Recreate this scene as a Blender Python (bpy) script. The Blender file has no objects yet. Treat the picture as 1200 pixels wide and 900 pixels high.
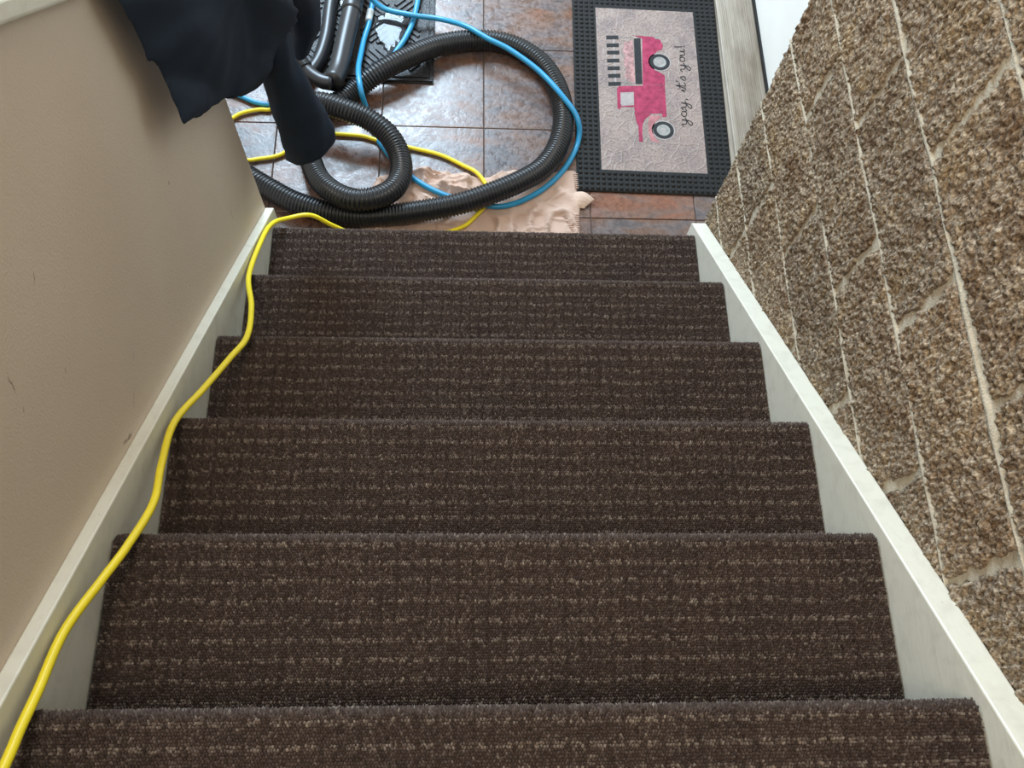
import bpy, math, random
import numpy as np
from mathutils import Vector, Matrix

# ------------------------------------------------------------------ scene, camera, light
scene = bpy.context.scene
COL = scene.collection
random.seed(4); RNG = np.random.default_rng(11)

cam_d = bpy.data.cameras.new('camera'); cam = bpy.data.objects.new('camera', cam_d); COL.objects.link(cam)
cam_d.sensor_fit = 'HORIZONTAL'; cam_d.sensor_width = 36.0; cam_d.lens = 36.0 * 1029.89 / 1200.0
cam_d.clip_start = 0.02; cam_d.clip_end = 60
pitch, yaw, roll = 1.18328, 0.15547, 0.15312
fw = Vector((math.sin(yaw) * math.cos(pitch), math.cos(yaw) * math.cos(pitch), -math.sin(pitch)))
rt = Vector((math.cos(yaw), -math.sin(yaw), 0)); up = rt.cross(fw)
r2 = rt * math.cos(roll) + up * math.sin(roll); u2 = -rt * math.sin(roll) + up * math.cos(roll)
cam.matrix_world = Matrix.Translation((-0.0686, -1.2842, 2.0610)) @ Matrix((
    (r2.x, u2.x, -fw.x), (r2.y, u2.y, -fw.y), (r2.z, u2.z, -fw.z))).to_4x4()
scene.camera = cam

world = bpy.data.worlds.new('interior_bounce'); scene.world = world; world.use_nodes = True
bg = world.node_tree.nodes['Background']
bg.inputs[0].default_value = (1.0, 0.93, 0.82, 1); bg.inputs[1].default_value = 0.86

def area(name, loc, target, sx, sy, power, color):
    d = bpy.data.lights.new(name, 'AREA'); d.shape = 'RECTANGLE'; d.size = sx; d.size_y = sy
    d.energy = power; d.color = color
    o = bpy.data.objects.new(name, d); COL.objects.link(o); o.location = loc
    o.rotation_euler = (Vector(target) - Vector(loc)).to_track_quat('-Z', 'Y').to_euler()
    return o
# tall foyer window beyond the foot of the stairs, and the warm hall lamp over the landing
area('foyer_window_daylight', (-0.80, 2.75, 2.05), (-0.40, 0.4, 0.2), 1.15, 1.55, 205, (0.62, 0.82, 1.0))
area('landing_ceiling_lamp', (-0.55, -1.6, 3.7), (0.15, -0.5, 0.4), 0.9, 0.9, 50, (1.0, 0.86, 0.68))

scene.view_settings.view_transform = 'Standard'; scene.view_settings.look = 'None'
scene.view_settings.exposure = 0.0; scene.view_settings.gamma = 1.0
scene.view_settings.use_curve_mapping = False

# ------------------------------------------------------------------ helpers
def nt(name):
    m = bpy.data.materials.new(name); m.use_nodes = True
    t = m.node_tree; b = t.nodes['Principled BSDF']
    return m, t, b
def node(t, kind, **kw):
    n = t.nodes.new(kind)
    for k, v in kw.items():
        if k.startswith('_'): setattr(n, k[1:], v)
        else: n.inputs[k.replace('_', ' ')].default_value = v
    return n
def ramp(t, src, stops, interp='LINEAR'):
    n = t.nodes.new('ShaderNodeValToRGB'); n.color_ramp.interpolation = interp
    while len(n.color_ramp.elements) < len(stops): n.color_ramp.elements.new(0.5)
    for e, (p, c) in zip(n.color_ramp.elements, stops):
        e.position = p; e.color = tuple(c) + (1,) if len(c) == 3 else c
    t.links.new(src, n.inputs[0]); return n
def coords(t, scale=(1, 1, 1), kind='Object'):
    tc = t.nodes.new('ShaderNodeTexCoord'); mp = t.nodes.new('ShaderNodeMapping')
    mp.inputs['Scale'].default_value = scale; t.links.new(tc.outputs[kind], mp.inputs[0]); return mp.outputs[0]
def noise(t, vec, scale, detail=4, rough=.55, dist=0):
    n = node(t, 'ShaderNodeTexNoise', Scale=scale, Detail=detail, Roughness=rough, Distortion=dist)
    t.links.new(vec, n.inputs['Vector']); return n
def bump(t, b, h, strength, dist, normal=None):
    n = node(t, 'ShaderNodeBump', Strength=strength, Distance=dist); t.links.new(h, n.inputs['Height'])
    if normal is not None: t.links.new(normal, n.inputs['Normal'])
    t.links.new(n.outputs[0], b.inputs['Normal']); return n
def mix(t, fac, a, b, mode='MIX'):
    n = t.nodes.new('ShaderNodeMix'); n.data_type = 'RGBA'; n.blend_type = mode
    for v, s in ((fac, 0), (a, 6), (b, 7)):
        if isinstance(v, (int, float)): n.inputs[s].default_value = v
        elif isinstance(v, (tuple, list)): n.inputs[s].default_value = tuple(v) + (1,) if len(v) == 3 else v
        else: t.links.new(v, n.inputs[s])
    return n.outputs[2]
def plain(name, c, rough=.5, nscale=30, var=.12, bumps=None, spec=.5, aniso=(1, 1, 1)):
    m, t, b = nt(name); v = coords(t, aniso); n = noise(t, v, nscale)
    r = ramp(t, n.outputs[0], [(.25, tuple(x * (1 - var) for x in c)), (.75, tuple(min(1, x * (1 + var)) for x in c))])
    t.links.new(r.outputs[0], b.inputs['Base Color']); b.inputs['Roughness'].default_value = rough
    b.inputs['Specular IOR Level'].default_value = spec
    if bumps:
        n2 = noise(t, v, bumps[0]); bump(t, b, n2.outputs[0], bumps[1], bumps[2])
    return m

def mesh_np(name, V, F, smooth=True, mat=None):
    """V (n,3); F list of arrays of faces (k,3) or (k,4)"""
    me = bpy.data.meshes.new(name); V = np.asarray(V, dtype=np.float32)
    if not isinstance(F, (list, tuple)): F = [F]
    F = [np.asarray(f, dtype=np.int32) for f in F if len(f)]
    loops = np.concatenate([f.ravel() for f in F]); cnt = np.concatenate([np.full(len(f), f.shape[1], np.int32) for f in F])
    start = np.concatenate([[0], np.cumsum(cnt)[:-1]]).astype(np.int32)
    me.vertices.add(len(V)); me.vertices.foreach_set('co', V.ravel())
    me.loops.add(len(loops)); me.loops.foreach_set('vertex_index', loops)
    me.polygons.add(len(cnt)); me.polygons.foreach_set('loop_start', start); me.polygons.foreach_set('loop_total', cnt)
    me.update(calc_edges=True); me.validate()
    me.polygons.foreach_set('use_smooth', np.full(len(me.polygons), smooth, dtype=bool))
    if mat: me.materials.append(mat)
    return me
def pydata(name, V, F, smooth=False, mat=None):
    me = bpy.data.meshes.new(name); me.from_pydata([tuple(v) for v in V], [], [tuple(f) for f in F]); me.update()
    if smooth:
        for p in me.polygons: p.use_smooth = True
    if mat: me.materials.append(mat)
    return me
def obj(name, me, parent=None, loc=(0, 0, 0), label=None, cat=None, group=None, kind=None, rotz=0):
    o = bpy.data.objects.new(name, me); COL.objects.link(o); o.location = loc; o.rotation_euler = (0, 0, rotz)
    if parent: o.parent = parent
    if label: o['label'] = label
    if cat: o['category'] = cat
    if group: o['group'] = group
    if kind: o['kind'] = kind
    return o
def bevel(o, w, seg=2):
    m = o.modifiers.new('bevel', 'BEVEL'); m.width = w; m.segments = seg; m.limit_method = 'ANGLE'
def box_me(name, lo, hi, mat):
    x0, y0, z0 = lo; x1, y1, z1 = hi
    V = [(x0,y0,z0),(x1,y0,z0),(x1,y1,z0),(x0,y1,z0),(x0,y0,z1),(x1,y0,z1),(x1,y1,z1),(x0,y1,z1)]
    F = [(0,3,2,1),(4,5,6,7),(0,1,5,4),(1,2,6,5),(2,3,7,6),(3,0,4,7)]
    return pydata(name, V, F, False, mat)
def prism_x(name, prof, x0, x1, mat, smooth=False):
    """closed profile in (y,z) extruded along x"""
    n = len(prof); V = [(x0, y, z) for y, z in prof] + [(x1, y, z) for y, z in prof]
    F = [(i, (i+1) % n, n + (i+1) % n, n + i) for i in range(n)] + [tuple(range(n))[::-1], tuple(range(n, 2*n))]
    return pydata(name, V, F, smooth, mat)
def fft_noise(shape, wl, cell, seed, aspect=(1, 1)):
    """smooth unit-variance noise with feature size wl (m) on a grid of pitch cell"""
    g = np.random.default_rng(seed).standard_normal(shape)
    fy = np.fft.fftfreq(shape[0], cell)[:, None] * aspect[0]; fx = np.fft.fftfreq(shape[1], cell)[None] * aspect[1]
    k = np.exp(-((fy**2 + fx**2) * (wl**2)) * 2.0)
    r = np.fft.ifft2(np.fft.fft2(g) * k).real
    return r / r.std()
def catmull(P, step):
    P = np.asarray(P, float); Q = np.vstack([2*P[0]-P[1], P, 2*P[-1]-P[-2]]); out = []
    for i in range(1, len(Q)-2):
        a, b, c, d = Q[i-1:i+3]
        for t in np.linspace(0, 1, 24, endpoint=False):
            out.append(.5*((2*b)+(c-a)*t+(2*a-5*b+4*c-d)*t*t+(3*b-a-3*c+d)*t**3))
    out.append(Q[-2]); out = np.array(out)
    s = np.concatenate([[0], np.cumsum(np.linalg.norm(np.diff(out, axis=0), axis=1))])
    n = max(3, int(s[-1] / step)); ss = np.linspace(0, s[-1], n + 1)
    return np.stack([np.interp(ss, s, out[:, k]) for k in range(3)], 1), ss
def tube_arrays(P, R, seg=16, step=.012, rfun=None, cap=True):
    C, s = catmull(P, step); T = np.gradient(C, axis=0); T /= np.linalg.norm(T, axis=1)[:, None]
    up0 = np.array([0, 0, 1.]) if abs(T[0][2]) < .9 else np.array([1., 0, 0])
    N = np.zeros_like(C); n = up0
    for i in range(len(C)):
        n = n - T[i]*(n@T[i]); n /= np.linalg.norm(n); N[i] = n
    B = np.cross(T, N); r = np.full(len(C), R) if rfun is None else np.array([rfun(x, s[-1]) for x in s])
    a = np.linspace(0, 2*np.pi, seg, endpoint=False)
    V = (C[:, None] + r[:, None, None]*(np.cos(a)[None, :, None]*N[:, None] + np.sin(a)[None, :, None]*B[:, None])).reshape(-1, 3)
    i = np.arange(len(C)-1)[:, None]*seg; j = np.arange(seg)[None]; j2 = (j+1) % seg
    F4 = np.stack([i+j, i+seg+j, i+seg+j2, i+j2], -1).reshape(-1, 4)
    F3 = np.zeros((0, 3), int)
    if cap:
        V = np.vstack([V, C[0], C[-1]]); m = len(V); L = (len(C)-1)*seg; jj = np.arange(seg); k2 = (jj+1) % seg
        F3 = np.vstack([np.stack([jj, k2, np.full(seg, m-2)], 1), np.stack([L+k2, L+jj, np.full(seg, m-1)], 1)])
    return V, [F4, F3]
def tube(name, P, R, mat, seg=16, step=.012, rfun=None):
    V, F = tube_arrays(P, R, seg, step, rfun); return mesh_np(name, V, F, True, mat)

# ------------------------------------------------------------------ dimensions
RUN, RISE, HW = 0.2494, 0.1890, 0.575
FZ = -0.19                      # foyer floor
SL = RISE / RUN                 # slope of the flight

# ------------------------------------------------------------------ materials
m_paint = plain('beige_wall_paint', (.60, .53, .44), .6, 3.0, .05, (260, .25, .004))
def scuffed_paint():
    m, t, b = nt('beige_wall_paint_scuffed'); tc = t.nodes.new('ShaderNodeTexCoord')
    n = noise(t, tc.outputs['Object'], 2.2, 3); base = ramp(t, n.outputs[0], [(.3, (.57, .465, .355)), (.7, (.63, .525, .41))]).outputs[0]
    # scuffs and smears on the paint, each a soft-edged stroke at its own spot
    dn = noise(t, tc.outputs['Object'], 120, 2); sc = node(t, 'ShaderNodeVectorMath', _operation='SCALE'); sc.inputs['Scale'].default_value = .010
    t.links.new(dn.outputs['Color'], sc.inputs[0]); ad = t.nodes.new('ShaderNodeVectorMath'); t.links.new(tc.outputs['Object'], ad.inputs[0]); t.links.new(sc.outputs[0], ad.inputs[1])
    col = base
    for (y0, z0, y1, z1, w, k) in ((-.841,.700,-.818,.682,.0042,.75),(-.848,.712,-.836,.700,.003,.6),(-.750,.704,-.782,.690,.0016,.35),(-.690,.733,-.712,.722,.0014,.35),(-.740,1.072,-.756,1.064,.0016,.7),(-.885,1.078,-.895,1.054,.0018,.7),(-.815,.946,-.822,.940,.0016,.6),(-.345,.696,-.348,.690,.0028,.7),(-.147,.436,-.149,.428,.0024,.6),(-.150,.34,-.165,.276,.0022,.35),(-.905,1.03,-.909,1.026,.002,.5)):
        dy, dz = y1-y0, z1-z0
        mp = t.nodes.new('ShaderNodeMapping'); mp.vector_type = 'TEXTURE'
        mp.inputs['Location'].default_value = (0, (y0+y1)/2+.005, (z0+z1)/2+.005); mp.inputs['Rotation'].default_value = (math.atan2(dz, dy), 0, 0)
        mp.inputs['Scale'].default_value = (1000, math.hypot(dy, dz)/2+w, w); t.links.new(ad.outputs[0], mp.inputs[0])
        ln = node(t, 'ShaderNodeVectorMath', _operation='LENGTH'); t.links.new(mp.outputs[0], ln.inputs[0])
        col = mix(t, ramp(t, ln.outputs['Value'], [(.45, (k, k, k)), (1.0, (0, 0, 0))]).outputs[0], col, (.16, .095, .06))
    t.links.new(col, b.inputs['Base Color'])
    n3 = noise(t, tc.outputs['Object'], 260, 3); bump(t, b, n3.outputs[0], .35, .003); b.inputs['Roughness'].default_value = .55
    return m
m_wall = scuffed_paint()
def trim_mat(name, c, c2):
    m, t, b = nt(name); v = coords(t); n = noise(t, v, 26, 6, .6, .4); n2 = noise(t, coords(t, (1, .35, 1)), 90, 5, .7)
    a = ramp(t, n.outputs[0], [(.30, c2), (.52, c)]).outputs[0]
    k = ramp(t, n2.outputs[0], [(.66, (0, 0, 0)), (.74, (.6, .6, .6))]).outputs[0]
    t.links.new(mix(t, k, a, tuple(x*.55 for x in c2)), b.inputs['Base Color']); b.inputs['Roughness'].default_value = .38
    n3 = noise(t, coords(t, (1, .2, 1)), 120, 4); bump(t, b, n3.outputs[0], .25, .002)
    return m
m_trim = trim_mat('cream_gloss_trim', (.70, .685, .585), (.62, .60, .51))
m_door = plain('white_door_paint', (.86, .86, .82), .35, 8, .03)
m_mortar = plain('pale_mortar', (.50, .445, .345), .9, 60, .16, (300, .7, .004))

def stone_mat():
    m, t, b = nt('tan_split_face_stone'); v = coords(t, (1, 1, .7), 'Object')
    oi = t.nodes.new('ShaderNodeObjectInfo')
    n1 = noise(t, v, 215, 3, .6); n2 = noise(t, v, 14, 4, .6); n3 = noise(t, v, 75, 3, .6)
    g = ramp(t, n1.outputs[0], [(.30, (.060, .042, .029)), (.41, (.195, .152, .110)), (.54, (.325, .268, .203)), (.67, (.58, .505, .40))])
    w = ramp(t, n2.outputs[0], [(.32, (.66, .57, .50)), (.5, (1, 1, 1)), (.68, (1.0, .93, .80))])
    c = mix(t, 1.0, g.outputs[0], w.outputs[0], 'MULTIPLY')
    d = ramp(t, n3.outputs[0], [(.34, (.10, .055, .035)), (.43, (1, 1, 1))]); c = mix(t, .35, c, mix(t, 1.0, c, d.outputs[0], 'MULTIPLY'))
    r = ramp(t, oi.outputs['Random'], [(0, (.88, .86, .84)), (1, (1.06, 1.0, .93))]); c = mix(t, 1.0, c, r.outputs[0], 'MULTIPLY')
    t.links.new(c, b.inputs['Base Color']); b.inputs['Roughness'].default_value = .92; b.inputs['Specular IOR Level'].default_value = .25
    bump(t, b, n1.outputs[0], .8, .005); return m
m_stone = stone_mat()

def carpet_mat():
    m, t, b = nt('brown_loop_carpet'); at = t.nodes.new('ShaderNodeAttribute'); at.attribute_name = 'yarn'
    c = ramp(t, at.outputs['Fac'], [(0, (.020, .0145, .012)), (.32, (.062, .046, .041)), (.5, (.122, .099, .087)), (.75, (.215, .185, .160)), (1, (.33, .29, .25))])
    n = noise(t, coords(t), 9, 3); w = ramp(t, n.outputs[0], [(.3, (.86, .84, .84)), (.7, (1.1, 1.05, 1.0))])
    t.links.new(mix(t, 1.0, c.outputs[0], w.outputs[0], 'MULTIPLY'), b.inputs['Base Color'])
    b.inputs['Roughness'].default_value = .95; b.inputs['Specular IOR Level'].default_value = .04
    b.inputs['Sheen Weight'].default_value = .14; b.inputs['Sheen Roughness'].default_value = .45
    b.inputs['Sheen Tint'].default_value = (1.0, .80, .62, 1); return m
m_carpet = carpet_mat()
m_backing = plain('brown_carpet_ground', (.040, .030, .026), .95, 260, .35, (320, .8, .004))

def tile_mat():
    m, t, b = nt('slate_look_tile'); oi = t.nodes.new('ShaderNodeObjectInfo'); tc = t.nodes.new('ShaderNodeTexCoord')
    mul = node(t, 'ShaderNodeVectorMath', _operation='SCALE'); mul.inputs[0].default_value = (37, 19, 11); t.links.new(oi.outputs['Random'], mul.inputs['Scale'])
    add = t.nodes.new('ShaderNodeVectorMath'); t.links.new(tc.outputs['Object'], add.inputs[0]); t.links.new(mul.outputs[0], add.inputs[1]); v = add.outputs[0]
    st = node(t, 'ShaderNodeMapping', Scale=(1.0, 2.6, 1)); t.links.new(v, st.inputs[0])
    n1 = noise(t, st.outputs[0], 6.0, 5, .6, .6); n2 = noise(t, v, 60, 5, .7); n3 = noise(t, v, 13, 4, .6, 1.0)
    a = ramp(t, n1.outputs[0], [(.30, (.17, .072, .036)), (.43, (.145, .082, .056)), (.52, (.140, .100, .090)), (.64, (.085, .076, .080))])
    s = ramp(t, n2.outputs[0], [(.35, (.55, .5, .48)), (.6, (1.12, 1.1, 1.1))])
    c = mix(t, .8, a.outputs[0], mix(t, 1.0, a.outputs[0], s.outputs[0], 'MULTIPLY'))
    o = ramp(t, oi.outputs['Random'], [(0, (1.20, .90, .72)), (.5, (1, .98, .98)), (1, (.82, .90, 1.0))]); c = mix(t, 1.0, c, o.outputs[0], 'MULTIPLY')
    t.links.new(c, b.inputs['Base Color'])
    h = mix(t, .5, n3.outputs[0], n2.outputs[0])
    rr = ramp(t, h, [(.38, (.16, .16, .16)), (.60, (.40, .40, .40))]); t.links.new(rr.outputs[0], b.inputs['Roughness'])
    b.inputs['Specular IOR Level'].default_value = .62
    bump(t, b, h, .26, .006); return m
m_tile = tile_mat()
m_grout = plain('dark_tile_grout', (.085, .07, .062), .9, 80, .2)
m_hose = plain('black_ribbed_hose_plastic', (.013, .015, .018), .30, 20, .15, None, .5)
m_tubes = plain('black_smooth_plastic', (.020, .022, .026), .36, 20, .15)
m_blue = plain('blue_hose_plastic', (.020, .26, .50), .34, 14, .08)
m_clear = plain('pale_fitting_plastic', (.62, .68, .70), .3, 14, .05)
m_yellow = plain('yellow_cord_jacket', (.86, .70, .02), .38, 18, .06)
m_jacket = plain('dark_navy_fleece', (.0105, .0200, .037), .82, 9, .22, (420, .35, .002), .3)
m_inside = plain('black_lining', (.004, .005, .007), .85, 9, .1)
m_rubber = plain('charcoal_rubber', (.017, .0175, .018), .75, 40, .2, (200, .3, .002), .25)
m_towel = plain('pink_beige_terry_cloth', (.60, .435, .355), .92, 22, .09, (420, .8, .004), .2)
m_hem = plain('pale_towel_hem', (.66, .49, .39), .92, 60, .1, (300, .6, .003), .2, (1, 6, 1))

# ------------------------------------------------------------------ floor with tiles
floor = obj('floor', box_me('floor', (-1.60, -.02, FZ - .06), (1.05, 1.75, FZ - .004), m_grout),
            label='slate-look tiled foyer floor at the foot of the carpeted stairs', cat='floor', kind='structure')
JX = [-1.60, -1.276, -.957, -.639, -.321, -.003, .319, .640, .962]
JY = [-.155, .165, .4855, .803, 1.12, 1.44, 1.75]
tile_cache = {}
for a in range(len(JX)-1):
    for c in range(len(JY)-1):
        x0, x1 = JX[a]+.0013, min(JX[a+1]-.0013, .93); y0, y1 = max(JY[c]+.0013, -.015), JY[c+1]-.0013
        key = (round(x1-x0, 3), round(y1-y0, 3))
        if key not in tile_cache:
            w, d = (x1-x0)/2, (y1-y0)/2; e = .0015
            V = [(-w,-d,-.012),(w,-d,-.012),(w,d,-.012),(-w,d,-.012),(-w,-d,-e*.7),(w,-d,-e*.7),(w,d,-e*.7),(-w,d,-e*.7),(-w+e,-d+e,0),(w-e,-d+e,0),(w-e,d-e,0),(-w+e,d-e,0)]
            F = [(0,3,2,1),(8,9,10,11)]
            for i in range(4): j = (i+1) % 4; F += [(i,j,4+j,4+i),(4+i,4+j,8+j,8+i)]
            tile_cache[key] = pydata('tile', V, F, False, m_tile)
        obj('tile', tile_cache[key], floor, ((x0+x1)/2, (y0+y1)/2, FZ))

# ------------------------------------------------------------------ stairs
stairs = obj('staircase', None, None, (0, 0, FZ), label='straight flight of stairs covered in brown loop-pile carpet with pale flecks', cat='staircase', kind='structure')
NR = .016
def step_mesh():
    prof = [(-RUN-.03, -.004)]
    for a in np.linspace(90, -90, 11): prof.append((-NR + (NR-.003)*math.cos(math.radians(a)), -NR + (NR-.004)*math.sin(math.radians(a))))
    prof += [(-.026, -2*NR+.004), (-.026, -RISE-.002), (-RUN-.03, -RISE-.002)]
    return prism_x('step', prof[::-1], -HW+.002, HW-.002, m_backing)
def pile_mesh(seed):
    g = np.random.default_rng(seed); px, ps = .00375, .0038
    L1 = RUN + .022 - NR; L2 = math.pi*NR
    xs = np.arange(-HW+.004, HW-.003, px); ss = np.arange(0, L1+L2*.97, ps)
    X, S = np.meshgrid(xs, ss); jj, ii = np.meshgrid(np.arange(len(xs)), np.arange(len(ss)))
    X = X + (ii % 2)*px*.5; X = np.clip(X, -HW+.003, HW-.003)
    X = (X + g.normal(0, .0005, X.shape)).ravel(); S = (S + g.normal(0, .0004, S.shape)).ravel(); ii = ii.ravel()
    dist = L1 + L2/2 - S                     # distance back from nosing front
    # cloth frame along the profile
    ang = np.clip((S-L1)/NR, 0, None)
    y = np.where(S < L1, -(RUN+.022)+S, -NR + NR*np.sin(ang)); z = np.where(S < L1, 0, -NR + NR*np.cos(ang))
    T = np.stack([np.zeros_like(y), np.cos(ang), -np.sin(ang)], 1); N = np.stack([np.zeros_like(y), np.sin(ang), np.cos(ang)], 1)
    U = np.array([1., 0, 0])
    base = np.stack([X, y, z], 1) - N*.0035
    # woven pattern: dashed rows of pale flecks
    fs = np.mod(dist + .004 + .0012*np.sin(X*37), .0275); fx = np.mod(X + .0015*np.sin(dist*60), .0224)
    fleck = (fs < .0070) & (fx < .0172)
    val = g.normal(.31, .075, len(X))
    val = np.where(fleck, np.where(g.random(len(X)) < .80, g.normal(.53, .11, len(X)), g.normal(.38, .1, len(X))), val)
    val = np.where((~fleck) & (fx > .0175), val-.04, val)
    pale = (~fleck) & (g.random(len(X)) < .010); val = np.where(pale, .6, val); val = np.clip(val, 0, 1)
    h = np.clip(g.normal(.0044, .0007, len(X)), .0026, .0068); wl = g.normal(.0019, .00018, len(X)); ws = g.normal(.0019, .0002, len(X))
    lean = g.normal(0, .0007, (len(X), 2)); th = g.normal(0, .5, len(X)); c, s = np.cos(th)[:, None], np.sin(th)[:, None]
    A = U*c + T*s; Bv = -U*s + T*c
    P = [base - A*wl[:, None]*.9 - Bv*ws[:, None], base + A*wl[:, None]*.9 - Bv*ws[:, None], base + A*wl[:, None]*.9 + Bv*ws[:, None], base - A*wl[:, None]*.9 + Bv*ws[:, None]]
    top = base + N*h[:, None] + U*lean[:, :1] + T*lean[:, 1:]
    P += [top - Bv*ws[:, None]*.75, top + Bv*ws[:, None]*.75]
    V = np.stack(P, 1).reshape(-1, 3); k = np.arange(len(X))[:, None]*6
    F3 = np.vstack([k + np.array([[0, 1, 4]]), k + np.array([[2, 3, 5]])]); F4 = np.vstack([k + np.array([[1, 2, 5, 4]]), k + np.array([[3, 0, 4, 5]])])
    me = mesh_np('carpet_pile', V, [F3, F4], True, m_carpet)
    at = me.attributes.new('yarn', 'FLOAT', 'POINT'); at.data.foreach_set('value', np.repeat(val, 6).astype(np.float32))
    return me
sm = step_mesh(); piles = [pile_mesh(s) for s in (1, 2, 3)]
for i in range(8):
    st = obj('step', sm, stairs, (0, -i*RUN, i*RISE - FZ))
    obj('carpet_pile', piles[i % 3], st, kind='stuff')

# skirt boards
def skirt(name, x0, x1, h, label):
    yt, yb = .05, -1.95
    prof = [(yt, FZ), (yt, -yt*SL + h - .006), (yt-.006, -yt*SL + h), (yb, -yb*SL + h), (yb, -yb*SL - .36), (-.25, FZ)]
    o = obj(name, prism_x(name, prof[::-1], x0, x1, m_trim), label=label, cat='skirt board', kind='structure'); bevel(o, .0025); return o
skirt('trim_1', -HW-.022, -HW, .051, 'cream painted skirt board between beige wall and carpeted stairs')
skirt('trim_2', HW, HW+.041, .018, 'cream painted skirt board between rough block wall and carpeted stairs')

# ------------------------------------------------------------------ left half wall with sloped cap
XL = -HW - .022
capz = lambda y: .865 - .7534*y      # lower edge of the cap
yt, yb = .045, -2.1
prof = [(yt, FZ), (yt, capz(yt)+.012), (yb, capz(yb)+.012), (yb, FZ)]
wl = obj('wall_left', prism_x('wall_left', prof[::-1], XL-.115, XL, m_wall), label='smooth beige painted half wall beside the stairs under a sloped cap', cat='wall', kind='structure')
prof = [(yt+.03, capz(yt+.03)), (yt+.03, capz(yt+.03)+.036), (yb, capz(yb)+.036), (yb, capz(yb))]
cap = obj('cap_board', prism_x('cap_board', prof[::-1], XL-.14, XL+.022, m_trim), wl); bevel(cap, .006, 3)

# ------------------------------------------------------------------ right wall of rough blocks
XM = .6215
wall_r = obj('wall_right', box_me('wall_right', (XM, -2.1, FZ), (1.02, .068, 2.1), m_mortar),
             label='rough tan split-face block wall with pale mortar joints along the stairs', cat='wall', kind='structure')
ZJ = [FZ, .075, .262, .458, .655, .840, 1.023, 1.235, 1.43, 1.63]
FIRST = [-.33, -.335+.19, -.148-.0, -.335, -.135, -.303, -.51+.4, -.31, -.11]
CELL = .0026; Y0, Z0 = -2.1, FZ
NY, NZ = int((.09-Y0)/CELL)+2, int((1.63-Z0)/CELL)+3
big = fft_noise((NY, NZ), .055, CELL, 21); mid = fft_noise((NY, NZ), .017, CELL, 22, (1, 1.25)); fine = fft_noise((NY, NZ), .0048, CELL, 23, (1, 1.6))
edge = fft_noise((NY, NZ), .030, CELL, 24); edge2 = fft_noise((NY, NZ), .009, CELL, 25)
mid = np.sign(mid)*np.abs(mid)**.9
low = fft_noise((NY, NZ), .13, CELL, 26)
H = .0046 + .0008*big + .0010*mid + .0020*fine
H = np.where(H < .0015, .0015-.25*(.0015-H), H)
JW = {3: .0035, 4: .0035, 5: .004, 6: .0070, 7: .004}
for k in range(len(ZJ)-1):
    f0 = FIRST[k]; js = [f0 - .393*i for i in range(-2, 7)]
    js = sorted([j for j in js if -1.95 < j < .0]); js = [-2.0] + js + [.076]
    for a in range(len(js)-1):
        y0, y1, z0, z1 = js[a], js[a+1], ZJ[k], ZJ[k+1]
        if y1 - y0 < .03: continue
        if y1 < -1.62 or (z1 < -.1 and y1 < -.3): continue
        # nothing of a block hidden behind the stairs body is needed
        if z1 < (-y0)*SL - .62: continue
        iy = np.arange(int((y0-Y0)/CELL), int((y1-Y0)/CELL)+1); iz = np.arange(int((z0-Z0)/CELL), int((z1-Z0)/CELL)+1)
        iy = iy[iy < NY]; iz = iz[iz < NZ]
        Y = Y0+iy*CELL; Z = Z0+iz*CELL; YY, ZZ = np.meshgrid(np.clip(Y, y0, y1), np.clip(Z, z0, z1), indexing='ij')
        h = H[np.ix_(iy, iz)]; e = edge[np.ix_(iy, iz)]; e2 = edge2[np.ix_(iy, iz)]
        dz = np.minimum(ZZ-z0, z1-ZZ); dy = np.minimum(YY-y0, y1-YY)
        if y1 > .07: dy = YY-y0
        lo = low[np.ix_(iy, iz)]
        wz = np.where(ZZ-z0 < z1-ZZ, JW.get(k, .004), JW.get(k+1, .004))*np.clip(.9+.45*lo, .05, 1.5)
        d = np.minimum(dz-wz, dy-.0076*np.clip(1+.3*e, .3, 1.6)) - .0009*e - .0010*e2
        s = np.clip(d/.0050 + .5, 0, 1); s = s*s*(3-2*s)
        h = h*s - .006*(1-s)
        if y1 > .07: h = h - .010*np.clip((YY-.052)/.024, 0, 1)**2
        V = np.stack([XM-h, YY, ZZ], -1).reshape(-1, 3); n1, n2 = YY.shape
        i = np.arange(n1-1)[:, None]*n2 + np.arange(n2-1)[None]
        F = np.stack([i, i+1, i+n2+1, i+n2], -1).reshape(-1, 4)
        extra = []
        # back face, so that the block is a solid
        bv = np.array([[XM+.03, y0, z0], [XM+.03, y1, z0], [XM+.03, y1, z1], [XM+.03, y0, z1]])
        nV = len(V); V = np.vstack([V, bv])
        e_bot = np.arange(n1)*n2; e_top = e_bot+n2-1; e_l = np.arange(n2); e_r = (n1-1)*n2+np.arange(n2)
        tri = []
        def fan(line, p, q, flip):
            m = len(line)
            for t_ in range(m-1):
                apex = p if t_ < m//2 else q
                tri.append((line[t_+1], line[t_], apex) if flip else (line[t_], line[t_+1], apex))
            tri.append((line[m//2], q, p) if not flip else (line[m//2], p, q))
        fan(e_bot, nV, nV+1, False); fan(e_top, nV+3, nV+2, True); fan(e_l, nV, nV+3, True); fan(e_r, nV+1, nV+2, False)
        F4 = np.vstack([F, [[nV, nV+1, nV+2, nV+3]]])
        obj('block', mesh_np('block', V, [F4, np.array(tri)], True, m_stone), wall_r)

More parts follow.
